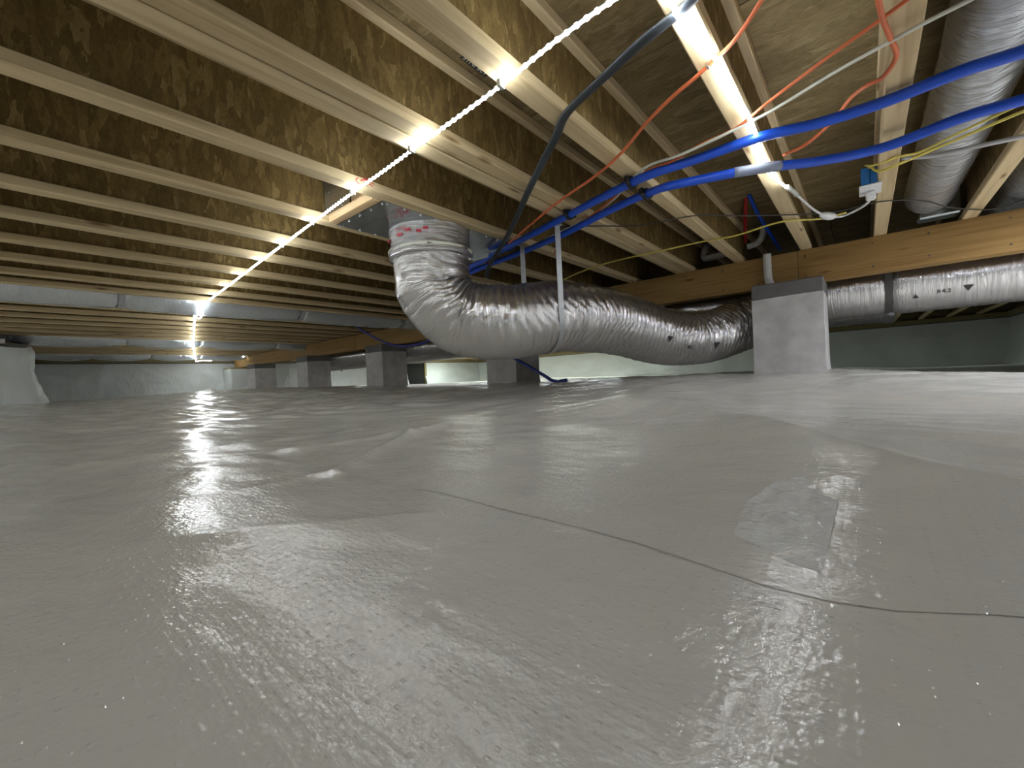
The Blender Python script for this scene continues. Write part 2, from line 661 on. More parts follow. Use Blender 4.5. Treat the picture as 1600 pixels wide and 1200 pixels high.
XS = axis_samples(XL - 0.25, XR + 0.2, -0.25, 470, 2.2)
YS = axis_samples(Y0 - 0.2, Y1 + 0.3, 0.6, 430, 2.2)
verts = [(x, y, floor_z(x, y)) for y in YS for x in XS]
nx = len(XS)
faces = [(j * nx + i, j * nx + i + 1, (j + 1) * nx + i + 1, (j + 1) * nx + i) for j in range(len(YS) - 1) for i in range(nx - 1)]
me = bpy.data.meshes.new('floor')
me.from_pydata(verts, [], faces)
for p in me.polygons:
    p.use_smooth = True
floor = struct('floor', me, 'floor')

# lap of the next sheet with its taped edge, and the crinkled patch of clear tape
def drape(pts_left, pts_right, nu, nv, lift, crink=0.0):
    def f(u, v):
        k = u * (len(pts_left) - 1)
        i = min(int(k), len(pts_left) - 2)
        t = k - i
        L = [pts_left[i][q] * (1 - t) + pts_left[i + 1][q] * t for q in (0, 1)]
        R = [pts_right[i][q] * (1 - t) + pts_right[i + 1][q] * t for q in (0, 1)]
        x = L[0] * (1 - v) + R[0] * v
        y = L[1] * (1 - v) + R[1] * v
        z = floor_z(x, y) + lift
        if crink:
            crn = crink * min(1.0, 6 * min(u, 1 - u, v, 1 - v) + 0.05)
            z += crn * (0.5 + noise.noise(Vector((x * 55, y * 55, 0.7)))) + crn * 1.2 * abs(noise.noise(Vector((x * 24, y * 60, 3))))
        return (x, y, z)
    return grid_sheet(nu, nv, f)


seam = [(-1.5, 0.42), (-1.0, 0.39), (-0.63, 0.366), (-0.43, 0.366), (-0.305, 0.358), (-0.218, 0.35), (-0.151, 0.341), (-0.094, 0.326), (-0.052, 0.315),
        (-0.019, 0.313), (0.01, 0.318), (0.051, 0.335), (0.2, 0.38), (0.6, 0.43)]
lap = link('sheet_lap', drape(seam, [(a + 0.004, b + 0.10) for a, b in seam], 260, 24, 0.0005), 'floor', floor)
patchL = [(-0.088, 0.385), (-0.066, 0.368), (-0.045, 0.352), (-0.026, 0.346)]
patchR = [(-0.093, 0.47), (-0.078, 0.53), (-0.055, 0.545), (-0.022, 0.475)]
tp = link('seam_tape', drape(patchL, patchR, 90, 120, 0.0005, 0.0046), 'tape', floor)
tp['label'] = 'crinkled clear tape patch'


def wall_sheet(ax, ay, bx, by, zt, nx_, ny_, seg, rows=22, amp=0.04, flare=0.12):
    """liner hung on a wall from (ax,ay) to (bx,by); (nx_,ny_) points into the room"""
    def f(u, v):
        x = ax + (bx - ax) * u
        y = ay + (by - ay) * u
        zb = floor_z(x, y) - 0.03
        z = zb + (zt - zb) * v
        s = math.hypot(x - ax, y - ay)
        d = 0.02 + flare * (1 - v) ** 3 + amp * (noise.noise(Vector((s * 2.1, z * 3.0, ax))) + 0.6 * abs(noise.noise(Vector((s * 5 + z * 4, z * 5.5 - s, by)))))
        d *= 0.4 + 0.6 * min(1, (1 - v) * 3 + 0.1)
        return (x + nx_ * d, y + ny_ * d, z)
    return grid_sheet(seg, rows, f)


ZT = 0.70
wb = struct('wall_back', box_me(XL - 0.2, XR + 0.2, Y1, Y1 + 0.2, -0.4, ZT), 'cap')
link('liner', wall_sheet(XL, Y1, XR, Y1, ZT - 0.02, 0, -1, 200), 'wall', wb)
wl = struct('wall_left', box_me(XL - 0.2, XL, Y0 - 0.2, Y1 + 0.2, -0.4, ZT), 'cap')
link('liner', wall_sheet(XL, 0.35, XL, 8.58, ZT - 0.02, 1, 0, 150), 'wall', wl)
link('liner', wall_sheet(XL, 9.30, XL, Y1, ZT - 0.02, 1, 0, 60), 'wall', wl)
opn = link('vent_opening', box_me(XL - 0.01, XL + 0.015, 8.55, 9.33, -0.05, 0.655), 'hole', wl)  # solid near-black panel; the opening's dark interior is put into its colour
link('frame', box_me(XL - 0.01, XL + 0.05, 9.28, 9.36, -0.05, 0.68), 'sill', wl)
wr = struct('wall_right', box_me(XR, XR + 0.2, Y0 - 0.2, Y1 + 0.2, -0.4, ZT), 'cap')
link('liner', wall_sheet(XR, Y0, XR, Y1, ZT - 0.02, -1, 0, 160), 'wall', wr)
wf = struct('wall_front', box_me(XL - 0.2, XR + 0.2, Y0 - 0.2, Y0, -0.4, ZT), 'cap')
link('liner', wall_sheet(XL, Y0, XR, Y0, ZT - 0.02, 0, 1, 100), 'wall', wf)
# jog of the foundation at the left
wj = struct('wall_left_corner', box_me(XL - 0.1, -7.27, Y0 - 0.1, 0.26, -0.4, 0.66), 'cap')


def jog(u, v):
    # wraps round the corner: along +Y face to the corner, then along the far face
    L1, L2 = 3.0, 4.2
    s = u * (L1 + L2)
    fl = 0.14 * (1 - v) ** 2
    if s < L1:
        x, y, a, b = -7.27, 0.26 - L1 + s, 1, 0
    else:
        x, y, a, b = -7.27 - (s - L1), 0.26, 0, 1
    k = abs(s - L1)
    c = exp(-(k / 0.05) ** 2)
    d = 0.03 + fl * 0.8 + 0.03 * noise.noise(Vector((s * 3, v * 3, 9))) + 0.02 * abs(noise.noise(Vector((s * 9, v * 5, 2))))
    if s < L1:
        q = (1 - smooth(k / 0.12)) * 0.5
        X, Y = x + d, y + d * q
    else:
        q = (1 - smooth(k / 0.12)) * 0.5
        X, Y = x + d * q, y + d
    zb = -0.04
    zt = 0.66 - 0.05 * exp(-(k / 0.35) ** 2) * (1 if s < L1 else 0.6)
    return (X, Y, zb + (zt - zb) * v)


link('liner', grid_sheet(170, 24, jog), 'wall', wj)
sl = struct('trim_1', box_me(-7.5, -7.1, Y0, 0.05, 0.70, 0.735, 0.003), 'galv')
struct('trim_2', box_me(-7.5, -7.13, Y0, 0.10, 0.655, 0.70, 0.003), 'pier')

struct('trim_3', box_me(XL - 0.15, XR + 0.15, Y1 - 0.05, Y1 + 0.15, ZT, H, 0.003), 'sill')
struct('trim_4', box_me(XL - 0.15, XL + 0.05, 0.1, Y1 - 0.05, ZT, H, 0.003), 'sill')
struct('trim_5', box_me(XR - 0.05, XR + 0.15, Y0, Y1 - 0.05, ZT, H, 0.003), 'sill')
struct('trim_6', box_me(XL - 0.15, XR + 0.15, Y0 - 0.15, Y0 + 0.02, ZT, H, 0.003), 'sill')
struct('trim_7', box_me(XL - 0.15, XR + 0.15, Y1 + 0.06, Y1 + 0.1, H, H + JD, 0.003), 'sill')
struct('trim_8', box_me(XL - 0.1, XL - 0.06, Y0, Y1 + 0.05, H, H + JD, 0.003), 'sill')
struct('trim_9', box_me(XR + 0.06, XR + 0.1, Y0, Y1 + 0.05, H, H + JD, 0.003), 'sill')
struct('trim_10', box_me(XL - 0.05, XR + 0.05, Y0 - 0.1, Y0 - 0.06, H, H + JD, 0.003), 'sill')

ceiling = struct('ceiling', box_me(XL - 0.2, XR + 0.2, Y0 - 0.2, Y1 + 0.2, H + JD + 0.02, H + JD + 0.06), 'subfloor')
panel_me = box_me(-0.608, 0.608, -1.217, 1.217, 0, 0.019, 0.001)
panel_me.materials.append(M['subfloor'])
row = 0
y = Y0 - 0.1
while y < Y1 + 0.2:
    x = XL + 0.35 + (0.61 if row % 2 else 0)
    while x < XR + 0.6:
        p = bpy.data.objects.new('panel', panel_me)
        COL.objects.link(p)
        p.parent = ceiling
        p.location = (x, y + 1.1, H + JD + rnd.uniform(0.0002, 0.0012))
        x += 1.22
    y += 2.438
    row += 1

# ------------------------------------------------------------------ floor joists
def flange_me(z0, z1, wid, notch=0.0):
    def seg(n=40):
        pass
    bm = bmesh.new()
    n = 46
    L = Y1 - Y0
    ring = []
    b = 0.004
    for i in range(n + 1):
        y_ = Y0 + L * i / n
        w_ = wid / 2 + 0.0012 * noise.noise(Vector((y_ * 3, z0, 5)))
        r = [(-w_ + b, z0), (w_ - b, z0), (w_, z0 + b), (w_, z1 - b), (w_ - b, z1), (-w_ + b, z1), (-w_, z1 - b), (-w_, z0 + b)]
        ring.append([bm.verts.new((a, y_, c)) for a, c in r])
    for i in range(n):
        for j in range(8):
            bm.faces.new((ring[i][j], ring[i][(j + 1) % 8], ring[i + 1][(j + 1) % 8], ring[i + 1][j]))
    bm.faces.new(ring[0])
    bm.faces.new(ring[-1][::-1])
    bmesh.ops.recalc_face_normals(bm, faces=bm.faces[:])
    m = bpy.data.meshes.new('flange')
    bm.to_mesh(m)
    bm.free()
    return m


bot_me = flange_me(0, FL, FW)
top_me = flange_me(JD - FL, JD, FW)
web_me = box_me(-0.005, 0.005, Y0, Y1, FL - 0.001, JD - FL + 0.001)
for m_, k_ in ((bot_me, 'flange'), (top_me, 'flange'), (web_me, 'web')):
    m_.materials.append(M[k_])
proto = thing('floor_joist', '', 'joist')
for nm, m_ in (('bottom_flange', bot_me), ('web', web_me), ('top_flange', top_me)):
    link(nm, m_, None, proto)
NUM = ['first', 'second', 'third', 'fourth', 'fifth', 'sixth', 'seventh', 'eighth', 'ninth', 'tenth']
XJ = [
    (1.704, 'pale wooden I-joist third beyond the one holding up the silver bay duct'),
    (1.298, 'pale wooden I-joist second beyond the one beside the silver bay duct'),
    (0.893, 'pale wooden I-joist next beyond the one beside the silver bay duct'),
    (0.489, 'short-looking wooden I-joist just past the silver duct lying in the joist bay'),
    (0.100, 'wooden I-joist with the blue outlet box fixed to its side'),
    (-0.287, 'wooden I-joist brightly lit by the LED strip stuck along its underside'),
    (-0.701, 'wooden I-joist holding two black clamps of the blue pipes'),
    (-1.059, 'nearer half of the doubled wooden I-joist crossed by the LED strip'),
    (-1.131, 'farther half of the doubled wooden I-joist crossed by the LED strip'),
    (-1.542, 'wooden I-joist with red crayon scribble beside the sheet metal duct box'),
    (-1.974, 'wooden I-joist along the far side of the sheet metal duct box'),
    (-2.385, 'wooden I-joist one beyond the sheet metal duct box'),
    (-2.768, 'wooden I-joist two beyond the sheet metal duct box'),
    (-3.197, 'wooden I-joist three beyond the sheet metal duct box'),
    (-3.600, 'wooden I-joist four beyond the sheet metal duct box'),
    (-3.988, 'wooden I-joist next but one before the long silver duct under the LED corner'),
    (-4.313, 'wooden I-joist just before the long silver duct under the LED corner'),
]
dup_x = []
for k in range(17):
    x = -4.725 - 0.4064 * k
    if k < 8:
        lab = 'thin-looking wooden I-joist, %s past the long silver duct at the LED corner' % NUM[k]
    elif k < 16:
        lab = 'distant wooden I-joist, %s past the scalloped silver duct' % NUM[k - 8]
    else:
        lab = 'last wooden I-joist, against the left foundation wall sill'
    XJ.append((x, lab))
for i, (x, lab) in enumerate(XJ):
    if i == 0:
        r = proto
    else:
        r = proto.copy()
        COL.objects.link(r)
        for ch in list(proto.children):
            c = ch.copy()
            COL.objects.link(c)
            c.parent = r
    r.location = (x, rnd.uniform(-0.02, 0.02), H)
    r['label'] = lab
    r['category'] = 'joist'
    r['group'] = 'wooden I-joists of the floor above'

# ------------------------------------------------------------------ girder and piers
g = thing('girder', 'built-up wooden girder of yellowish planks resting on the row of block piers', 'beam', (0, GY, GB))
cuts = [XL + 0.2, -9.0, -6.05, -2.9, -0.335, XR + 0.1]
for ply in range(3):
    cs = cuts if ply != 1 else [XL + 0.2, -7.4, -4.2, -1.4, XR + 0.1]
    for a, b in zip(cs[:-1], cs[1:]):
        o = link('plank', box_me(a + 0.001, b - 0.001, GY + ply * 0.0385, GY + ply * 0.0385 + 0.038, GB, H, 0.002, (a, GY, GB)), 'girder', g)
        o.location = (a, 0, rnd.uniform(-0.001, 0.0))
# nail heads on the near plank
bm = bmesh.new()
for i in range(46):
    x = XL + 0.5 + i * 0.29 + rnd.uniform(-0.05, 0.05)
    for z in (GB + 0.04, H - 0.04):
        box_bm(bm, x - 0.004, x + 0.004, GY - 0.0015, GY + 0.001, z - 0.004 + rnd.uniform(-.02, .02), z + 0.004, (0, GY, GB))
me = bpy.data.meshes.new('nails')
bm.to_mesh(me)
bm.free()
o = link('nail_head', me, 'dstrap', g)
o['kind'] = 'stuff'


def pier(x, yc, label, capz=0.463, w_=0.405):
    zb = min(floor_z(x + a, yc + b) for a in (-.22, 0, .22) for b in (-.22, 0, .22)) - 0.015
    t = thing('block_pier', label, 'pier', (x, yc, zb), 'block piers under the girder')
    h = w_ / 2

    def f(u, v):
        s = (u * 4) % 4
        k = int(s)
        q = s - k
        c = [(-h, -h), (h, -h), (h, h), (-h, h), (-h, -h)]
        px = c[k][0] * (1 - q) + c[k + 1][0] * q
        py = c[k][1] * (1 - q) + c[k + 1][1] * q
        z = (capz - zb) * v
        d = 1 + 0.012 * noise.noise(Vector((px * 6 + x, py * 6, z * 5))) + 0.06 * (1 - v) ** 14
        if u >= 1:
            px, py = c[0]
        return (px * d, py * d, z + (0.008 * noise.noise(Vector((px * 3, py * 3, x))) if v == 1 else 0))
    wrap = grid_sheet(64, 24, f)
    link('wrap', wrap, 'pier', t)
    for p in wrap.polygons:
        p.use_smooth = False
    link('core_block', box_me(-h + .01, h - .01, -h + .01, h - .01, 0, capz - zb - 0.001, 0.004), 'pier', t)
    link('cap_block', box_me(-h - 0.002, h + 0.002, -h - 0.002, h + 0.002, capz - zb, GB - zb - 0.001, 0.006), 'cap', t)
    return t


pier(-0.392, 3.60, 'nearest block pier, wide, with white pipe standing on its cap')
pier(-2.945, 3.60, 'block pier half hidden behind the bottom of the silver flex duct elbow')
pier(-5.29, 3.60, 'block pier with dark cap under the sagging navy pipe, beside the dark vent opening')
pier(-7.48, 3.60, 'middle block pier with dark cap, just before the farthest small one')
pier(-9.78, 3.60, 'farthest small block pier, just before the girder end')
pt = thing('wrapped_column', 'short column wrapped in white liner under the far end of the girder', 'column', (-11.2, 3.64, 0))


def wcol(u, v):
    s = u * 4
    k = min(3, int(s))
    q = s - k
    h = 0.24
    c = [(-h, -h), (h, -h), (h, h), (-h, h), (-h, -h)]
    px = c[k][0] * (1 - q) + c[k + 1][0] * q
    py = c[k][1] * (1 - q) + c[k + 1][1] * q
    d = 1 + 0.07 * noise.noise(Vector((px * 5, py * 5, v * 3))) + 0.25 * (1 - v) ** 3
    return (px * d, py * d, -0.06 + 0.59 * v)


link('liner', grid_sheet(56, 16, wcol), 'wall', pt)
link('top_plate', box_me(-0.24, 0.24, -0.24, 0.24, 0.525, GB - 0.001, 0.003), 'sill', pt)


# ------------------------------------------------------------------ ducts
def fbm(x, y, z):
    return noise.noise(Vector((x, y, z)))


# the big flexible duct, from the metal box down, round and back up to the trunk duct
FR = 0.197
fpts = [(-1.75, 1.5, .66), (-1.75, 1.5, .56), (-1.74, 1.51, .47), (-1.64, 1.6, .335), (-1.45, 1.76, .30), (-1.3, 2.05, .335), (-1.2, 2.5, .315),
        (-1.08, 3.0, .240), (-.93, 3.4, .24), (-.76, 3.68, .31), (-.60, 3.85, .40)]
FP = catmull(fpts, 56)
FT, FN, FB = frames(FP)
curv = []
for i in range(len(FP)):
    a, b = max(0, i - 12), min(len(FP) - 1, i + 12)
    dv = FT[b] - FT[a]
    curv.append(dv / max(1e-6, (FP[b] - FP[a]).length))


def flex_r(s, th, i):
    d = FN[i] * cos(th) + FB[i] * sin(th)
    inn = d.dot(curv[i])                       # > 0 on the inside of the bend
    amp = 0.0045 + 0.0100 * max(0.0, min(1.0, inn * 0.5 + 0.35)) * min(1, s / 0.2)
    ph = 1.5 * fbm(cos(th) * 1.3, sin(th) * 1.3, s * 2.0)
    w1 = abs(sin(s * 74 + ph * 4 + 1.2 * sin(th * 2 + s * 9)))
    w2 = fbm(s * 46, cos(th) * 2.2, sin(th) * 2.2)
    r = FR - amp * (1 - w1) ** 1.0 + amp * 0.8 * w2 + 0.004 * fbm(s * 5, cos(th), sin(th))
    r -= 0.013 * exp(-((s - 1.0) / 0.02) ** 2)            # nipped by the strap
    return r


fd = thing('flexible_duct', 'large crinkled silver flexible duct bending down from the metal box and along under the girder', 'duct', (-1.75, 1.5, .1))
off = Vector(fd.location)
me = tube_me([p - off for p in FP], FR, 112, 0, rfun=flex_r)
link('foil_jacket', me, 'foil', fd)


def neck_r(s, th, i):
    return 0.206 + 0.006 * fbm(s * 40, cos(th) * 4, sin(th) * 4) + 0.005 * abs(fbm(s * 14, th * 3, 3.1)) + 0.012 * exp(-((s - 0.02) / 0.03) ** 2)


nk = link('collar_wrap', tube_me([(0, 0, z) for z in [0.54 + 0.004 * k for k in range(38)]], 0.2, 96, 0, rfun=neck_r, uvscale=1.5), 'foil', fd)
link('mastic_band', tube_me([(0, 0, 0.566), (0, 0, 0.579)], 0.2, 64, 4, rfun=lambda s, th, i: 0.218), 'band', fd)
# red printing on the tape of the collar
for k, (a, z, ww) in enumerate([(-2.0, .595, .03), (-1.45, .598, .032), (-1.22, .612, .03), (-0.95, .60, .026), (-.8, .612, .026)]):
    o = link('red_mark', box_me(-ww / 2, ww / 2, -0.0015, 0.0015, -0.006, 0.006), 'redink', nk)
    o.location = (cos(a) * 0.2165, sin(a) * 0.2165, z + 0.03)
    o.rotation_euler = (0, 0.15 * sin(k * 3), a + pi / 2)
o = link('red_mark', text_me('UL 181', 0.022), 'redink', nk)
a = -1.42
o.matrix_local = Matrix.Translation((cos(a) * 0.217, sin(a) * 0.217, 0.655)) @ Matrix.Rotation(a + pi / 2, 4, 'Z') @ Matrix.Rotation(pi / 2, 4, 'X')


def mark(parent, body, size, centre, radius, axis, ang, mat='ink'):
    """lettering lying on a round duct: axis = duct direction, ang = angle round it (0 = towards -Y side, down positive)"""
    a = Vector(axis).normalized()
    up = Vector((0, 0, 1))
    up = (up - a * up.dot(a)).normalized()
    side = a.cross(up)
    if side.y > 0:
        side = -side
    n = (side * cos(ang) - up * sin(ang)).normalized()
    xdir = a if a.cross(n).z < 0 else -a
    ydir = n.cross(xdir)
    o = link('printed_mark', text_me(body, size), mat, parent)
    m = Matrix((xdir, ydir, n)).transposed().to_4x4()
    m.translation = Vector(centre) + n * radius - Vector(parent.location)
    o.matrix_local = m
    return o


for s_, tx in ((0.62, 'R4.2'), (0.70, '\u25bd')):
    i = int(s_ * len(FP))
mark(fd, '\u25bc', 0.05, FP[int(.66 * len(FP))], FR + 0.004, FT[int(.66 * len(FP))], 0.35)
mark(fd, 'R4.2', 0.036, FP[int(.71 * len(FP))], FR + 0.003, FT[int(.71 * len(FP))], 0.45)
mark(fd, '\u25bc', 0.06, FP[int(.775 * len(FP))], FR + 0.003, FT[int(.775 * len(FP))], 0.4)

# hanging strap
st = thing('hanger_strap', 'grey hanging strap looped round the flexible duct from a joist', 'strap', (-1.33, 2.03, H))
cx, cy, cz = -1.36, 1.93, 0.31
loc = Vector(st.location)
i0 = min(range(len(FP)), key=lambda i: (FP[i] - Vector((cx, cy, cz))).length)
c0, T0 = FP[i0], FT[i0]
sd = T0.cross(Vector((0, 0, 1))).normalized()
if sd.y > 0:
    sd = -sd
up_ = sd.cross(T0).normalized()
if up_.z < 0:
    up_ = -up_
loopp = [c0 + sd * (FR * cos(q)) * 1.01 + up_ * (FR * sin(q) * 1.01) for q in [0.0, -0.4, -0.9, -1.57, -2.2, -2.8, -3.14]]
N0, N1 = loopp[0], loopp[-1]
P0 = [Vector((N0.x, N0.y, H - 0.002)) - loc, Vector((N0.x, N0.y, 0.6)) - loc, Vector((N0.x, N0.y, 0.45)) - loc] + [p - loc for p in loopp] + [Vector((N1.x, N1.y, 0.5)) - loc, Vector((N1.x, N1.y, H - 0.002)) - loc]


def ribbon(pts, wdir, wid, thick, n=6):
    P = catmull(pts, n)
    bm = bmesh.new()
    rings = []
    for i, p in enumerate(P):
        a = P[max(0, i - 1)]
        b = P[min(len(P) - 1, i + 1)]
        t = (b - a).normalized()
        wv = (wdir - t * wdir.dot(t)).normalized()
        nn = t.cross(wv)
        rings.append([bm.verts.new(p + wv * (sx * wid / 2) + nn * (sy * thick / 2)) for sx, sy in ((-1, -1), (1, -1), (1, 1), (-1, 1))])
    for a, b in zip(rings[:-1], rings[1:]):
        for j in range(4):
            bm.faces.new((a[j], a[(j + 1) % 4], b[(j + 1) % 4], b[j]))
    bm.faces.new(rings[0][::-1])
    bm.faces.new(rings[-1])
    bmesh.ops.recalc_face_normals(bm, faces=bm.faces[:])
    m = bpy.data.meshes.new('ribbon')
    bm.to_mesh(m)
    bm.free()
    return m


link('strap', ribbon(P0, T0.copy(), 0.03, 0.002), 'strap', st)
link('anchor', box_me(-0.02, 0.02, -0.02, 0.02, -0.03, -0.001, 0.002), 'galv', st).location = Vector((N0.x, N0.y, H)) - loc


def straight_duct(name, label, a, b, r, mat='foil', amp=0.003, sag=None, seg=72, step=0.012, us=1.0, squeeze=(), group=None, freq=40):
    a, b = Vector(a), Vector(b)
    L = (b - a).length
    n = int(L / step)
    pts = []
    for i in range(n + 1):
        s = L * i / n
        p = a.lerp(b, i / n)
        if sag:
            p = p + Vector((0, 0, sag(s)))
        pts.append(p)

    def rf(s, th, i):
        rr = r + amp * fbm(s * freq, cos(th) * 2, sin(th) * 2) - amp * 0.6 * abs(sin(s * 75 + 3 * fbm(s, th, 1))) + amp * fbm(s * 6, cos(th) * 3, sin(th) * 3)
        for q in squeeze:
            rr -= 0.02 * exp(-((s - q) / 0.035) ** 2)
        return rr
    t = thing(name, label, 'duct', tuple(a), group)
    link('foil_jacket', tube_me([p - a for p in pts], r, seg, 0, rfun=rf, uvscale=us), mat, t)
    return t


def ring_strap(parent, c, r, axis, wid=0.035, mat='dstrap', name='strap', zx=1.0):
    ax = Vector(axis).normalized()
    up = Vector((0, 0, 1))
    up = (up - ax * up.dot(ax)).normalized()
    sd = ax.cross(up)
    c = Vector(c) - Vector(parent.location)
    pts = [c + sd * (r * cos(q)) + up * (r * sin(q)) for q in [2 * pi * k / 28 for k in range(29)]]
    return link(name, ribbon(pts, ax, wid, 0.003, 2), mat, parent)


TR = 0.2
trunk = straight_duct('trunk_duct', 'long straight silver insulated trunk duct running behind the girder', (-7.6, 4.0, 0.50), (2.0, 4.0, 0.52), TR, 'foil', 0.0028, step=0.014, squeeze=(7.74,))
ring_strap(trunk, (0.14, 4.0, 0.516), TR - 0.014, (1, 0, 0), 0.04)
link('strap', ribbon([Vector((7.74, -0.2, 0.02)), Vector((7.74, -0.2, 0.15)), Vector((7.74, -0.2, 0.30))], Vector((1, 0, 0)), 0.04, 0.003), 'dstrap', trunk)
for bx, s_, x, an in (('\u25bc', 0.05, 0.505, 0.52), ('R4.2', 0.036, 0.40, 0.52), ('\u25b2', 0.03, 0.27, 0.6), ('R4.2', 0.045, -2.42, 1.15), ('R4.2', 0.045, -2.2, 1.15)):
    mark(trunk, bx, s_, (x, 4.0, 0.516), TR + 0.003, (1, 0, 0), an)

d2 = straight_duct('rear_duct', 'smaller pale duct lying beyond the trunk duct near the back wall', (-3.2, 5.5, 0.46), (0.16, 5.5, 0.475), 0.11, 'foil2', 0.004)
for hx in (0.9, 2.9):
    link('strap', ribbon([Vector((hx, 0.11, 0.0)), Vector((hx, 0.11, 0.2)), Vector((hx, 0.11, 0.328))], Vector((1, 0, 0)), 0.03, 0.003), 'strap', d2)
link('end_cap', tube_me([(3.34, 0, 0.015), (3.44, 0, 0.0)], 0.115, 32, 2), 'foil2', d2)

# ducts in the joist bays at the far left, drooping between their straps
def bay_duct(x, r, zc, ya, yb, ties, label, droop):
    ties = sorted(ties)

    def sg(s):
        yy = ya + s
        lo = max([t for t in ties if t <= yy], default=ya - 1)
        hi = min([t for t in ties if t > yy], default=yb + 1)
        q = (yy - lo) / (hi - lo)
        return -droop * sin(pi * q) ** 0.8
    t = straight_duct('bay_duct', label, (x, ya, zc), (x, yb, zc), r, 'foil2', 0.004, sag=sg, seg=48, step=0.02, squeeze=[q - ya for q in ties], group='silver ducts in the far joist bays', freq=20)
    for q in ties:
        ring_strap(t, (x, q, zc - 0.002), r - 0.01, (0, 1, 0), 0.035, 'strap')
    return t


bay_duct(-4.525, 0.135, 0.838, -2.5, 5.2, [-1.9, 0.66, 2.05, 3.3], 'nearest long silver duct in a joist bay, under the corner of the LED strip', 0.012)
bay_duct(-7.77, 0.135, 0.855, -1.5, 5.5, [0.15, 1.18, 2.02, 3.1, 4.2], 'scalloped silver duct in a joist bay beyond the long one', 0.045)
bay_duct(-10.62, 0.135, 0.865, 0.3, 5.5, [0.4, 1.15, 1.95, 2.75, 3.6], 'farthest thin silver duct just above the left foundation wall', 0.05)

rb = straight_duct('overhead_duct', 'big silver duct filling the joist bay past the blue outlet box', (0.325, -0.6, 0.965), (0.325, 3.55, 0.965), 0.112, 'foil2', 0.003, step=0.012)
rb2 = straight_duct('overhead_duct', 'silver duct in the last joist bay above the girder end of the frame', (0.73, 1.2, 0.955), (0.73, 4.2, 0.955), 0.11, 'foil2', 0.004, step=0.014)
link('rigid_liner', box_me(-0.05, 0.14, 4.19, 4.3, -0.13, 0.1, 0.01), 'galv', rb)

# ------------------------------------------------------------------ sheet-metal box with screws, and its lumber block
mb = thing('duct_box', 'grey galvanized sheet metal box with screws between two joists above the flexible duct', 'duct box', (-1.76, 1.5, H))
link('bottom_plate', box_me(-1.955, -1.565, 1.09, 1.98, H - 0.002, H + 0.002, 0, (-1.76, 1.5, H)), 'galv', mb)
link('end_panel', box_me(-1.955, -1.565, 1.192, 1.194, H - 0.002, H + 0.2, 0, (-1.76, 1.5, H)), 'galv', mb)
link('end_panel', box_me(-1.955, -1.565, 1.98, 1.982, H - 0.03, H + 0.2, 0, (-1.76, 1.5, H)), 'galv', mb)
link('side_flange', box_me(-1.9435, -1.9405, 1.03, 1.16, H + 0.03, H + 0.25, 0, (-1.76, 1.5, H)), 'galv', mb)
link('take_off_collar', tube_me([(0.01, 0, -0.0), (0.01, 0, -0.12)], 0.18, 48, 2), 'galv', mb)
screw_me = bpy.data.meshes.new('screw')
bm = bmesh.new()
bmesh.ops.create_uvsphere(bm, u_segments=8, v_segments=5, radius=0.006)
bm.to_mesh(screw_me)
bm.free()
screw_me.materials.append(M['screw'])
sc_pts = [(-1.59 - 0.09 * k, 1.105) for k in range(5)] + [(-1.945, 1.12 + 0.09 * k) for k in range(9)] + [(-1.575, 1.12 + 0.09 * k) for k in range(9)] + [(-1.6 - 0.09 * k, 1.965) for k in range(4)]
for x, y in sc_pts:
    s = bpy.data.objects.new('screw', screw_me)
    COL.objects.link(s)
    s.parent = mb
    s.location = (x + 1.76, y - 1.5, -0.003)
for y, z in [(1.05, .06), (1.05, .14), (1.12, .1), (1.13, .2), (1.09, .05)]:
    s = bpy.data.objects.new('screw', screw_me)
    COL.objects.link(s)
    s.parent = mb
    s.location = (-1.939 + 1.76, y - 1.5, z)
o = link('lumber_block', box_me(-1.94, -1.575, 1.045, 1.085, H - 0.004, H + 0.034, 0.002), 'lumber')
tag(o, 'low pale lumber strip nailed between two joists along the edge of the sheet metal box', 'block')
o = link('lumber_block', box_me(-1.938, -1.577, 1.165, 1.19, H + 0.006, H + JD - 0.04, 0.002), 'lumber')
tag(o, 'tall pale lumber block behind the low strip beside the sheet metal box', 'block')

# red crayon scribble and date stamp (flat marks)
sb = [c for c in COL.objects if c.name.startswith('bottom_flange') and abs(c.parent.location.x + 1.542) < 0.001][0]
for k, pts in enumerate([[(0, 0), (.02, .012), (.035, .006)], [(0.01, -.01), (.03, 0), (.055, -.004)], [(-.01, .008), (-.02, -.004), (-.005, -.014)], [(.015, .016), (.045, .012), (.06, .004)]]):
    o = link('red_scribble', ribbon([Vector((0.0335, 0.95 + a, 0.02 + b)) for a, b in pts], Vector((0, 0, 1)), 0.0035, 0.001), 'redink', sb)
stamp = link('date_stamp', box_me(-0.062, 0.062, -0.017, 0.017, -0.0004, 0.0), 'ink', ceiling)
stamp.matrix_world = Matrix(((0, -1, 0, -0.990), (-1, 0, 0, 1.09), (0, 0, -1, H + JD - 0.001), (0, 0, 0, 1)))
lt = link('lettering', text_me('12JUN15', 0.030), 'white', stamp)
lt.location = (0, 0, 0.0006)


# ------------------------------------------------------------------ pipes and cables
def cable(name, label, cat, pts, r, mat, flat=1.0, group=None, n=7, seg=10):
    o0 = Vector(pts[len(pts) // 2])
    me = tube_me([Vector(p) - o0 for p in pts], r, seg, n, flat)
    o = link(name, me, mat)
    o.location = o0
    return tag(o, label, cat, group)


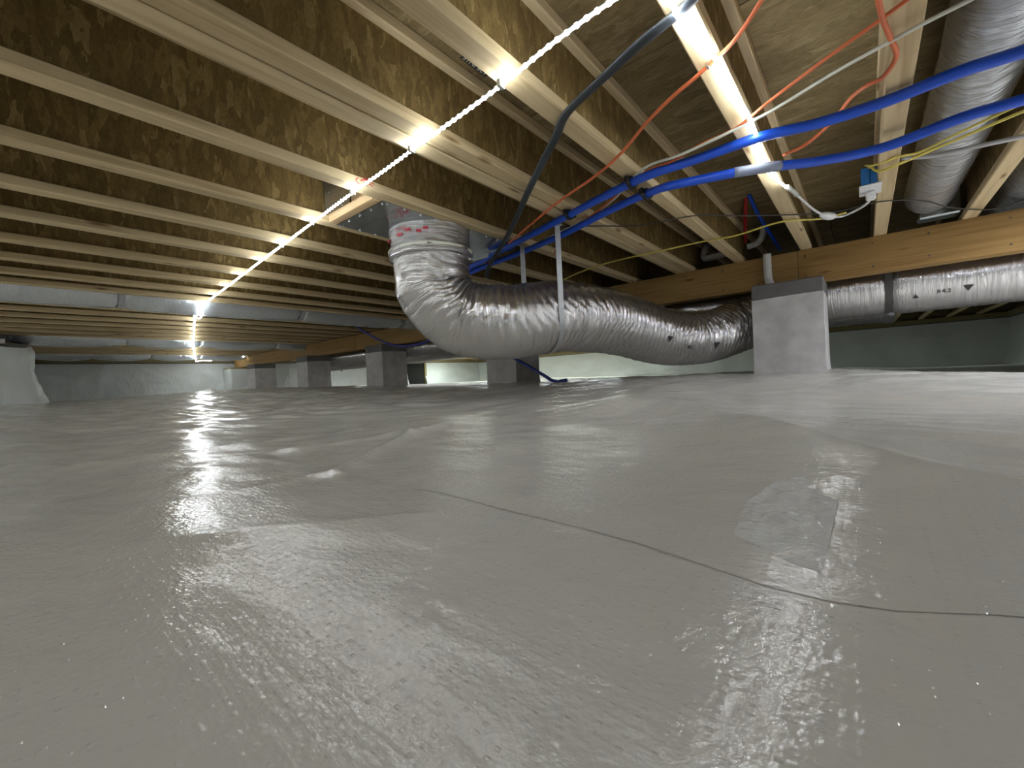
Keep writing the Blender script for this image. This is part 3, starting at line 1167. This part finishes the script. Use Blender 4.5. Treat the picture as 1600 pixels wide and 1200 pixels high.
blue1 = [(2.04, 1.80, 0.765), (1.4, 1.76, 0.765), (0.9, 1.74, 0.765), (0.335, 1.695, 0.765), (0.222, 1.687, 0.765), (0.073, 1.713, 0.765), (-0.088, 1.705, 0.765), (-0.251, 1.661, 0.765), (-0.445, 1.661, 0.765), (-0.635, 1.656, 0.765), (-0.858, 1.711, 0.765), (-1.081, 1.781, 0.765), (-1.412, 1.882, 0.765), (-1.819, 2.011, 0.765), (-2.163, 2.117, 0.765)]
blue2 = [(2.04, 2.02, 0.75), (1.4, 2.0, 0.75), (0.9, 1.99, 0.745), (0.385, 1.959, 0.745), (0.254, 1.959, 0.745), (0.074, 2.017, 0.745), (-0.104, 1.942, 0.735), (-0.279, 1.825, 0.728), (-0.536, 1.726, 0.724), (-0.657, 1.778, 0.75), (-0.858, 1.835, 0.755), (-1.216, 1.963, 0.755), (-1.594, 2.053, 0.755), (-1.907, 2.105, 0.755), (-2.186, 2.169, 0.755)]
b1 = cable('blue_pipe', 'upper thick blue water pipe clamped twice, crossing under the joists', 'pipe', blue1, 0.0165, 'blue', seg=16)
b2 = cable('blue_pipe', 'lower thick blue water pipe with a clear sleeve at the LED strip', 'pipe', blue2, 0.0165, 'blue', seg=16)
sl_ = link('clear_sleeve', tube_me([Vector(p) - b2.location for p in [(-0.355, 1.789, 0.7265), (-0.279, 1.825, 0.728), (-0.215, 1.865, 0.731)]], 0.0185, 20, 6), 'sleeve', b2)


def clamp(parent, x, y, z, axis):
    ax = Vector(axis).normalized()
    up = Vector((0, 0, 1))
    sd = ax.cross(up).normalized()
    c = Vector((x, y, z)) - parent.location
    pts = [c + sd * (0.0215 * cos(q)) + up * (0.0215 * sin(q)) for q in [2 * pi * k / 20 for k in range(21)]]
    o = link('clamp', ribbon(pts, ax, 0.014, 0.006, 2), 'clamp', parent)
    for sg in (-1, 1):
        e = link('clamp_ear', box_me(-0.009, 0.009, -0.012, 0.012, -0.014, 0.016, 0.004), 'clamp', o)
        e.matrix_local = Matrix.Translation(c + sd * (0.026 * sg) + up * 0.004) @ Matrix.Rotation(math.atan2(ax.y, ax.x), 4, 'Z')
    return o


clamp(b1, -0.703, 1.668, 0.765, (1, -0.2, 0))
clamp(b2, -0.69, 1.788, 0.7515, (1, -0.3, 0))
clamp(b1, -1.059, 1.775, 0.765, (1, -0.3, 0))

cable('black_cable', 'flat black cable hanging down to the silver flexible duct elbow', 'cable',
      [(2.04, 0.70, 0.774), (1.2, 0.74, 0.772), (0.5, 0.84, 0.774), (0.05, 0.93, 0.776), (-0.15, 0.95, 0.776), (-0.228, 0.955, 0.776), (-0.287, 0.974, 0.772), (-0.371, 0.965, 0.745), (-0.495, 1.019, 0.752), (-0.658, 1.112, 0.776), (-0.746, 1.186, 0.77), (-0.844, 1.259, 0.762), (-1.047, 1.433, 0.765), (-1.416, 1.75, 0.76), (-1.806, 2.023, 0.72), (-1.95, 2.15, 0.69)],
      0.0145, 'black', 0.5)
cl = cable('orange_cable', 'orange cable rising highest, stapled across the LED joist near its bright middle', 'cable',
           [(2.04, -0.9, 0.778), (1.3, -0.3, 0.776), (0.6, 0.35, 0.778), (0.10, 0.86, 0.778), (-0.096, 1.0, 0.778), (-0.145, 1.068, 0.775), (-0.21, 1.146, 0.775), (-0.264, 1.193, 0.782), (-0.317, 1.215, 0.775), (-0.398, 1.257, 0.775), (-0.501, 1.326, 0.775), (-0.641, 1.442, 0.775), (-0.789, 1.529, 0.775), (-1.091, 1.662, 0.775), (-1.598, 1.939, 0.775), (-1.9, 2.1, 0.77)],
           0.0052, 'orange', group='orange cables')
e_ = link('staple', box_me(-0.292, -0.284, 1.196, 1.212, 0.774, 0.788, 0.001, tuple(cl.location)), 'screw', cl)
cable('orange_cable', 'orange cable running just above the white cable', 'cable',
      [(2.04, 0.1, 0.778), (1.2, 0.55, 0.776), (0.6, 0.93, 0.778), (0.3, 1.13, 0.778), (0.152, 1.253, 0.778), (0.097, 1.292, 0.778), (0.045, 1.322, 0.775), (-0.053, 1.383, 0.775), (-0.196, 1.483, 0.775), (-0.298, 1.563, 0.775), (-0.424, 1.588, 0.775), (-0.527, 1.632, 0.775), (-0.673, 1.685, 0.79), (-0.95, 1.86, 0.778), (-1.25, 2.02, 0.772), (-1.5, 2.3, 0.775)],
      0.0045, 'orange', group='orange cables')
cable('orange_cable', 'curling orange cable drooping over the joist by the outlet box into the bay', 'cable',
      [(0.10, -1.6, 0.778), (0.08, -0.6, 0.778), (0.04, 0.4, 0.778), (0.035, 1.05, 0.778), (0.043, 1.201, 0.775), (0.056, 1.321, 0.775), (0.073, 1.411, 0.772), (0.086, 1.5, 0.772), (0.062, 1.59, 0.778), (0.028, 1.65, 0.80), (-0.011, 1.801, 0.85), (-0.064, 1.964, 0.87), (-0.146, 2.012, 0.84), (-0.214, 1.95, 0.80)],
      0.0058, 'orange', group='orange cables')
cable('white_cable', 'thin white cable crossing under the joists beside the blue pipes', 'cable',
      [(2.04, 0.95, 0.772), (1.2, 1.12, 0.772), (0.5, 1.30, 0.772), (0.273, 1.362, 0.772), (0.199, 1.378, 0.77), (0.125, 1.396, 0.77), (0.065, 1.416, 0.77), (-0.043, 1.455, 0.77), (-0.203, 1.532, 0.77), (-0.358, 1.573, 0.77), (-0.492, 1.596, 0.77), (-0.637, 1.631, 0.785), (-0.842, 1.803, 0.782), (-1.033, 1.912, 0.78), (-1.312, 1.984, 0.77), (-1.6, 2.1, 0.772)],
      0.0048, 'white')
cable('yellow_cable', 'lower yellow cable ending at the blue outlet box', 'cable',
      [(2.04, 1.35, 0.77), (1.3, 1.7, 0.768), (0.7, 1.98, 0.77), (0.481, 2.073, 0.768), (0.414, 2.114, 0.768), (0.283, 2.198, 0.768), (0.156, 2.289, 0.77), (0.072, 2.36, 0.78), (0.045, 2.44, 0.84), (0.04, 2.50, 0.84)], 0.0052, 'yellow', group='yellow cables')
cable('yellow_cable', 'upper yellow cable running close above the one into the outlet box', 'cable',
      [(2.04, 1.25, 0.778), (1.3, 1.62, 0.778), (0.7, 1.93, 0.778), (0.471, 2.025, 0.778), (0.406, 2.072, 0.778), (0.28, 2.17, 0.778), (0.19, 2.257, 0.778), (0.127, 2.247, 0.778), (0.055, 2.33, 0.80), (0.03, 2.45, 0.85)], 0.0045, 'yellow', group='yellow cables')
cable('yellow_cable', 'yellow cable sagging in front of the girder under five joists', 'cable',
      [(-0.05, 2.90, 0.79), (-0.151, 2.862, 0.775), (-0.326, 2.741, 0.775), (-0.547, 2.752, 0.76), (-0.767, 2.782, 0.778), (-0.946, 2.733, 0.765), (-1.3, 2.741, 0.77), (-1.6, 2.83, 0.775), (-1.9, 2.98, 0.775)], 0.0052, 'yellow', group='yellow cables')
cable('grey_cable', 'grey cable below the yellow ones, reaching the joist of the outlet box', 'cable',
      [(2.04, 2.5, 0.768), (1.4, 2.45, 0.77), (0.8, 2.38, 0.768), (0.544, 2.35, 0.76), (0.455, 2.332, 0.76), (0.328, 2.306, 0.76), (0.228, 2.3, 0.765), (0.137, 2.277, 0.78)], 0.0085, 'grey')
cable('thin_wire', 'thin dark wire sagging under the joists between the blue pipes and the plug lead', 'wire',
      [(-1.212, 1.896, 0.778), (-1.055, 2.053, 0.778), (-0.883, 2.185, 0.768), (-0.641, 2.29, 0.778), (-0.479, 2.427, 0.768), (-0.235, 2.7, 0.778), (-0.079, 2.791, 0.775), (0.083, 2.801, 0.778), (0.239, 2.921, 0.77), (0.349, 3.126, 0.765), (0.468, 3.348, 0.778), (0.571, 3.419, 0.775), (0.75, 3.3, 0.778), (1.3, 3.2, 0.77), (2.04, 3.2, 0.778)], 0.0032, 'thin')
cable('navy_pipe', 'dark blue pipe hanging in a loop before the girder and ending on the floor liner', 'pipe',
      [(-4.95, 2.9, 0.85), (-4.854, 2.9, 0.745), (-4.413, 2.9, 0.542), (-4.044, 2.9, 0.435), (-3.70, 2.9, 0.415), (-3.3, 2.9, 0.46), (-2.9, 2.8, 0.45), (-2.5, 2.68, 0.34), (-2.217, 2.6, 0.2155), (-2.01, 2.6, 0.105), (-1.85, 2.6, 0.02), (-1.74, 2.6, floor_z(-1.74, 2.6) + 0.018), (-1.64, 2.6, floor_z(-1.64, 2.6) + 0.014)], 0.0125, 'navy')

# plumbing seen in the bays behind the girder
cable('drain_pipe', 'white plastic drain elbow in the bay beyond the girder', 'pipe', [(-1.005, 3.95, 1.06), (-1.005, 3.84, 1.0), (-1.0, 3.8, 0.925), (-0.93, 3.8, 0.918), (-0.86, 3.8, 0.922), (-0.76, 3.84, 0.94)], 0.027, 'pvc', seg=18)
cable('drain_pipe', 'white plastic trap pipe beyond the LED joist behind the girder', 'pipe', [(-0.68, 3.8, 0.94), (-0.655, 3.8, 0.943), (-0.61, 3.8, 0.955), (-0.575, 3.8, 1.0), (-0.565, 3.8, 1.07)], 0.023, 'pvc', seg=18)
cable('blue_tube', 'thin blue water tube rising behind the girder into the floor', 'pipe', [(-0.47, 3.86, 0.88), (-0.495, 3.6, 0.95), (-0.52, 3.3, 1.02), (-0.524, 3.04, 1.073)], 0.012, 'blue')
cable('red_tube', 'thin red water tube rising behind the girder into the floor', 'pipe', [(-0.672, 3.70, 0.955), (-0.64, 3.52, 0.995), (-0.59, 3.28, 1.04), (-0.55, 3.09, 1.073)], 0.012, 'red')
pv = cable('white_pipe', 'short white plastic pipe standing on the nearest pier in front of the girder', 'pipe', [(-0.515, 3.560, 0.800), (-0.515, 3.560, 0.72), (-0.512, 3.560, 0.62), (-0.50, 3.558, 0.582)], 0.0265, 'pvc', seg=20)
link('elbow', tube_me([Vector(p) - pv.location for p in [(-0.502, 3.558, 0.60), (-0.498, 3.556, 0.585), (-0.485, 3.555, 0.5805)]], 0.0175, 16, 4), 'pvc', pv)

# ------------------------------------------------------------------ the LED strip with its chips, lead, controller and plug
led = thing('led_light_strip', 'glowing white LED strip light strung under the joists with a white power lead', 'strip light', (-0.27, 0.93, 0.775))
LO = Vector(led.location)
PA = [(-0.235, 2.225, 0.774), (-0.254, 2.097, 0.772), (-0.268, 1.961, 0.775), (-0.27, 1.812, 0.777), (-0.257, 1.68, 0.777), (-0.252, 1.514, 0.777), (-0.257, 1.367, 0.775), (-0.261, 1.242, 0.777),
      (-0.264, 1.164, 0.777), (-0.273, 1.114, 0.777), (-0.286, 1.037, 0.775), (-0.286, 0.98, 0.765), (-0.288, 0.91, 0.77), (-0.32, 0.858, 0.776),
      (-0.387, 0.846, 0.776), (-0.529, 0.853, 0.775), (-0.706, 0.877, 0.775), (-0.90, 0.892, 0.774), (-1.09, 0.906, 0.775), (-1.30, 0.922, 0.774), (-1.542, 0.938, 0.775), (-1.974, 0.974, 0.775), (-2.385, 1.008, 0.775),
      (-2.768, 1.04, 0.775), (-3.6, 1.112, 0.775), (-4.25, 1.165, 0.765), (-4.45, 1.18, 0.69), (-4.60, 1.20, 0.684), (-4.74, 1.21, 0.72), (-4.9, 1.24, 0.765), (-5.13, 1.30, 0.775), (-6.505, 1.635, 0.775),
      (-7.45, 1.86, 0.76), (-7.65, 1.91, 0.69), (-7.78, 1.94, 0.675), (-7.92, 1.97, 0.69), (-8.12, 2.03, 0.76), (-9.2, 2.3, 0.775), (-10.3, 2.58, 0.75), (-10.55, 2.66, 0.69), (-10.75, 2.72, 0.69),
      (-10.95, 2.85, 0.72), (-11.1, 3.15, 0.735), (-10.8, 3.35, 0.76), (-10.45, 3.54, 0.775)]
PA = [(x, y, z - 0.006) for x, y, z in PA]
LP = catmull(PA, 10)
# resample at chip pitch
pitch = 0.0262
SP = [LP[0]]
acc = 0.0
for a, b in zip(LP[:-1], LP[1:]):
    L = (b - a).length
    while acc + L >= pitch:
        t = (pitch - acc) / L
        a = a.lerp(b, t)
        SP.append(a.copy())
        L = (b - a).length
        acc = 0.0
    acc += L
link('tape', ribbon([p - LO for p in SP], Vector((0.05, 0.1, 1)).cross(Vector((1, 0, 0))) if False else Vector((0.4, 1, 0.02)), 0.0125, 0.0012, 1), 'tapebase', led)
bm = bmesh.new()
for i in range(len(SP) - 1):
    c = SP[i].lerp(SP[i + 1], 0.5) - LO
    t = (SP[i + 1] - SP[i]).normalized()
    s = t.cross(Vector((0, 0, 1))).normalized()
    n_ = s.cross(t)
    vs_ = [bm.verts.new(c + t * (a * 0.0034) + s * (b * 0.0050) + n_ * (d * 0.0026)) for d in (-1, 1) for b in (-1, 1) for a in (-1, 1)]
    for f in ((0, 2, 3, 1), (4, 5, 7, 6), (0, 1, 5, 4), (1, 3, 7, 5), (3, 2, 6, 7), (2, 0, 4, 6)):
        bm.faces.new([vs_[q] for q in f])
bmesh.ops.recalc_face_normals(bm, faces=bm.faces[:])
me = bpy.data.meshes.new('chips')
bm.to_mesh(me)
bm.free()
ch = link('led_chips', me, 'chip', led)
ch['kind'] = 'stuff'
for jx in (-0.701, -1.131, -1.542, -1.974, -2.385):
    p = min(SP, key=lambda q: abs(q.x - jx) + (5 if q.y > 1.1 else 0))
    c_ = link('clip', box_me(-0.006, 0.006, -0.011, 0.011, -0.0065, 0.013, 0.001), 'clear', led)
    c_.location = p - LO
    c_.rotation_euler = (0, 0, 0.08)
link('connector', tube_me([Vector(p) - LO for p in [(-0.236, 2.228, 0.774), (-0.219, 2.291, 0.767), (-0.212, 2.33, 0.762)]], 0.0105, 12, 3), 'clear', led)
link('cord', tube_me([Vector(p) - LO for p in [(-0.214, 2.32, 0.763), (-0.187, 2.451, 0.75), (-0.159, 2.576, 0.74), (-0.122, 2.68, 0.733), (-0.066, 2.74, 0.732), (-0.003, 2.703, 0.738), (0.033, 2.655, 0.745), (0.045, 2.60, 0.752)]], 0.0055, 10, 8), 'plug', led)
ctl = [(-0.145, 2.63, 0.7365), (-0.118, 2.683, 0.733), (-0.09, 2.72, 0.7325)]
link('controller', tube_me([Vector(p) - LO for p in ctl], 0.02, 16, 6, 0.8, rfun=lambda s, th, i: 0.006 + 0.017 * (1 - abs(i / 12.0 * 2 - 1) ** 3)), 'plug', led)
link('plug', box_me(-0.018, 0.018, -0.02, 0.03, -0.018, 0.015, 0.006), 'plug', led).location = Vector((0.045, 2.555, 0.748)) - LO

bx = thing('outlet_box', 'blue electrical outlet box with white receptacle on the side of a joist', 'outlet', (0.03, 2.52, 0.765))
for a_, b_ in ((-0.018, 0.0125), (0.0145, 0.037)):
    link('box_half', box_me(a_, b_, -0.05, 0.05, 0.008, 0.082, 0.002), 'boxblue', bx)
link('cover_plate', box_me(-0.026, 0.052, -0.055, 0.085, -0.001, 0.007, 0.003), 'plug', bx)
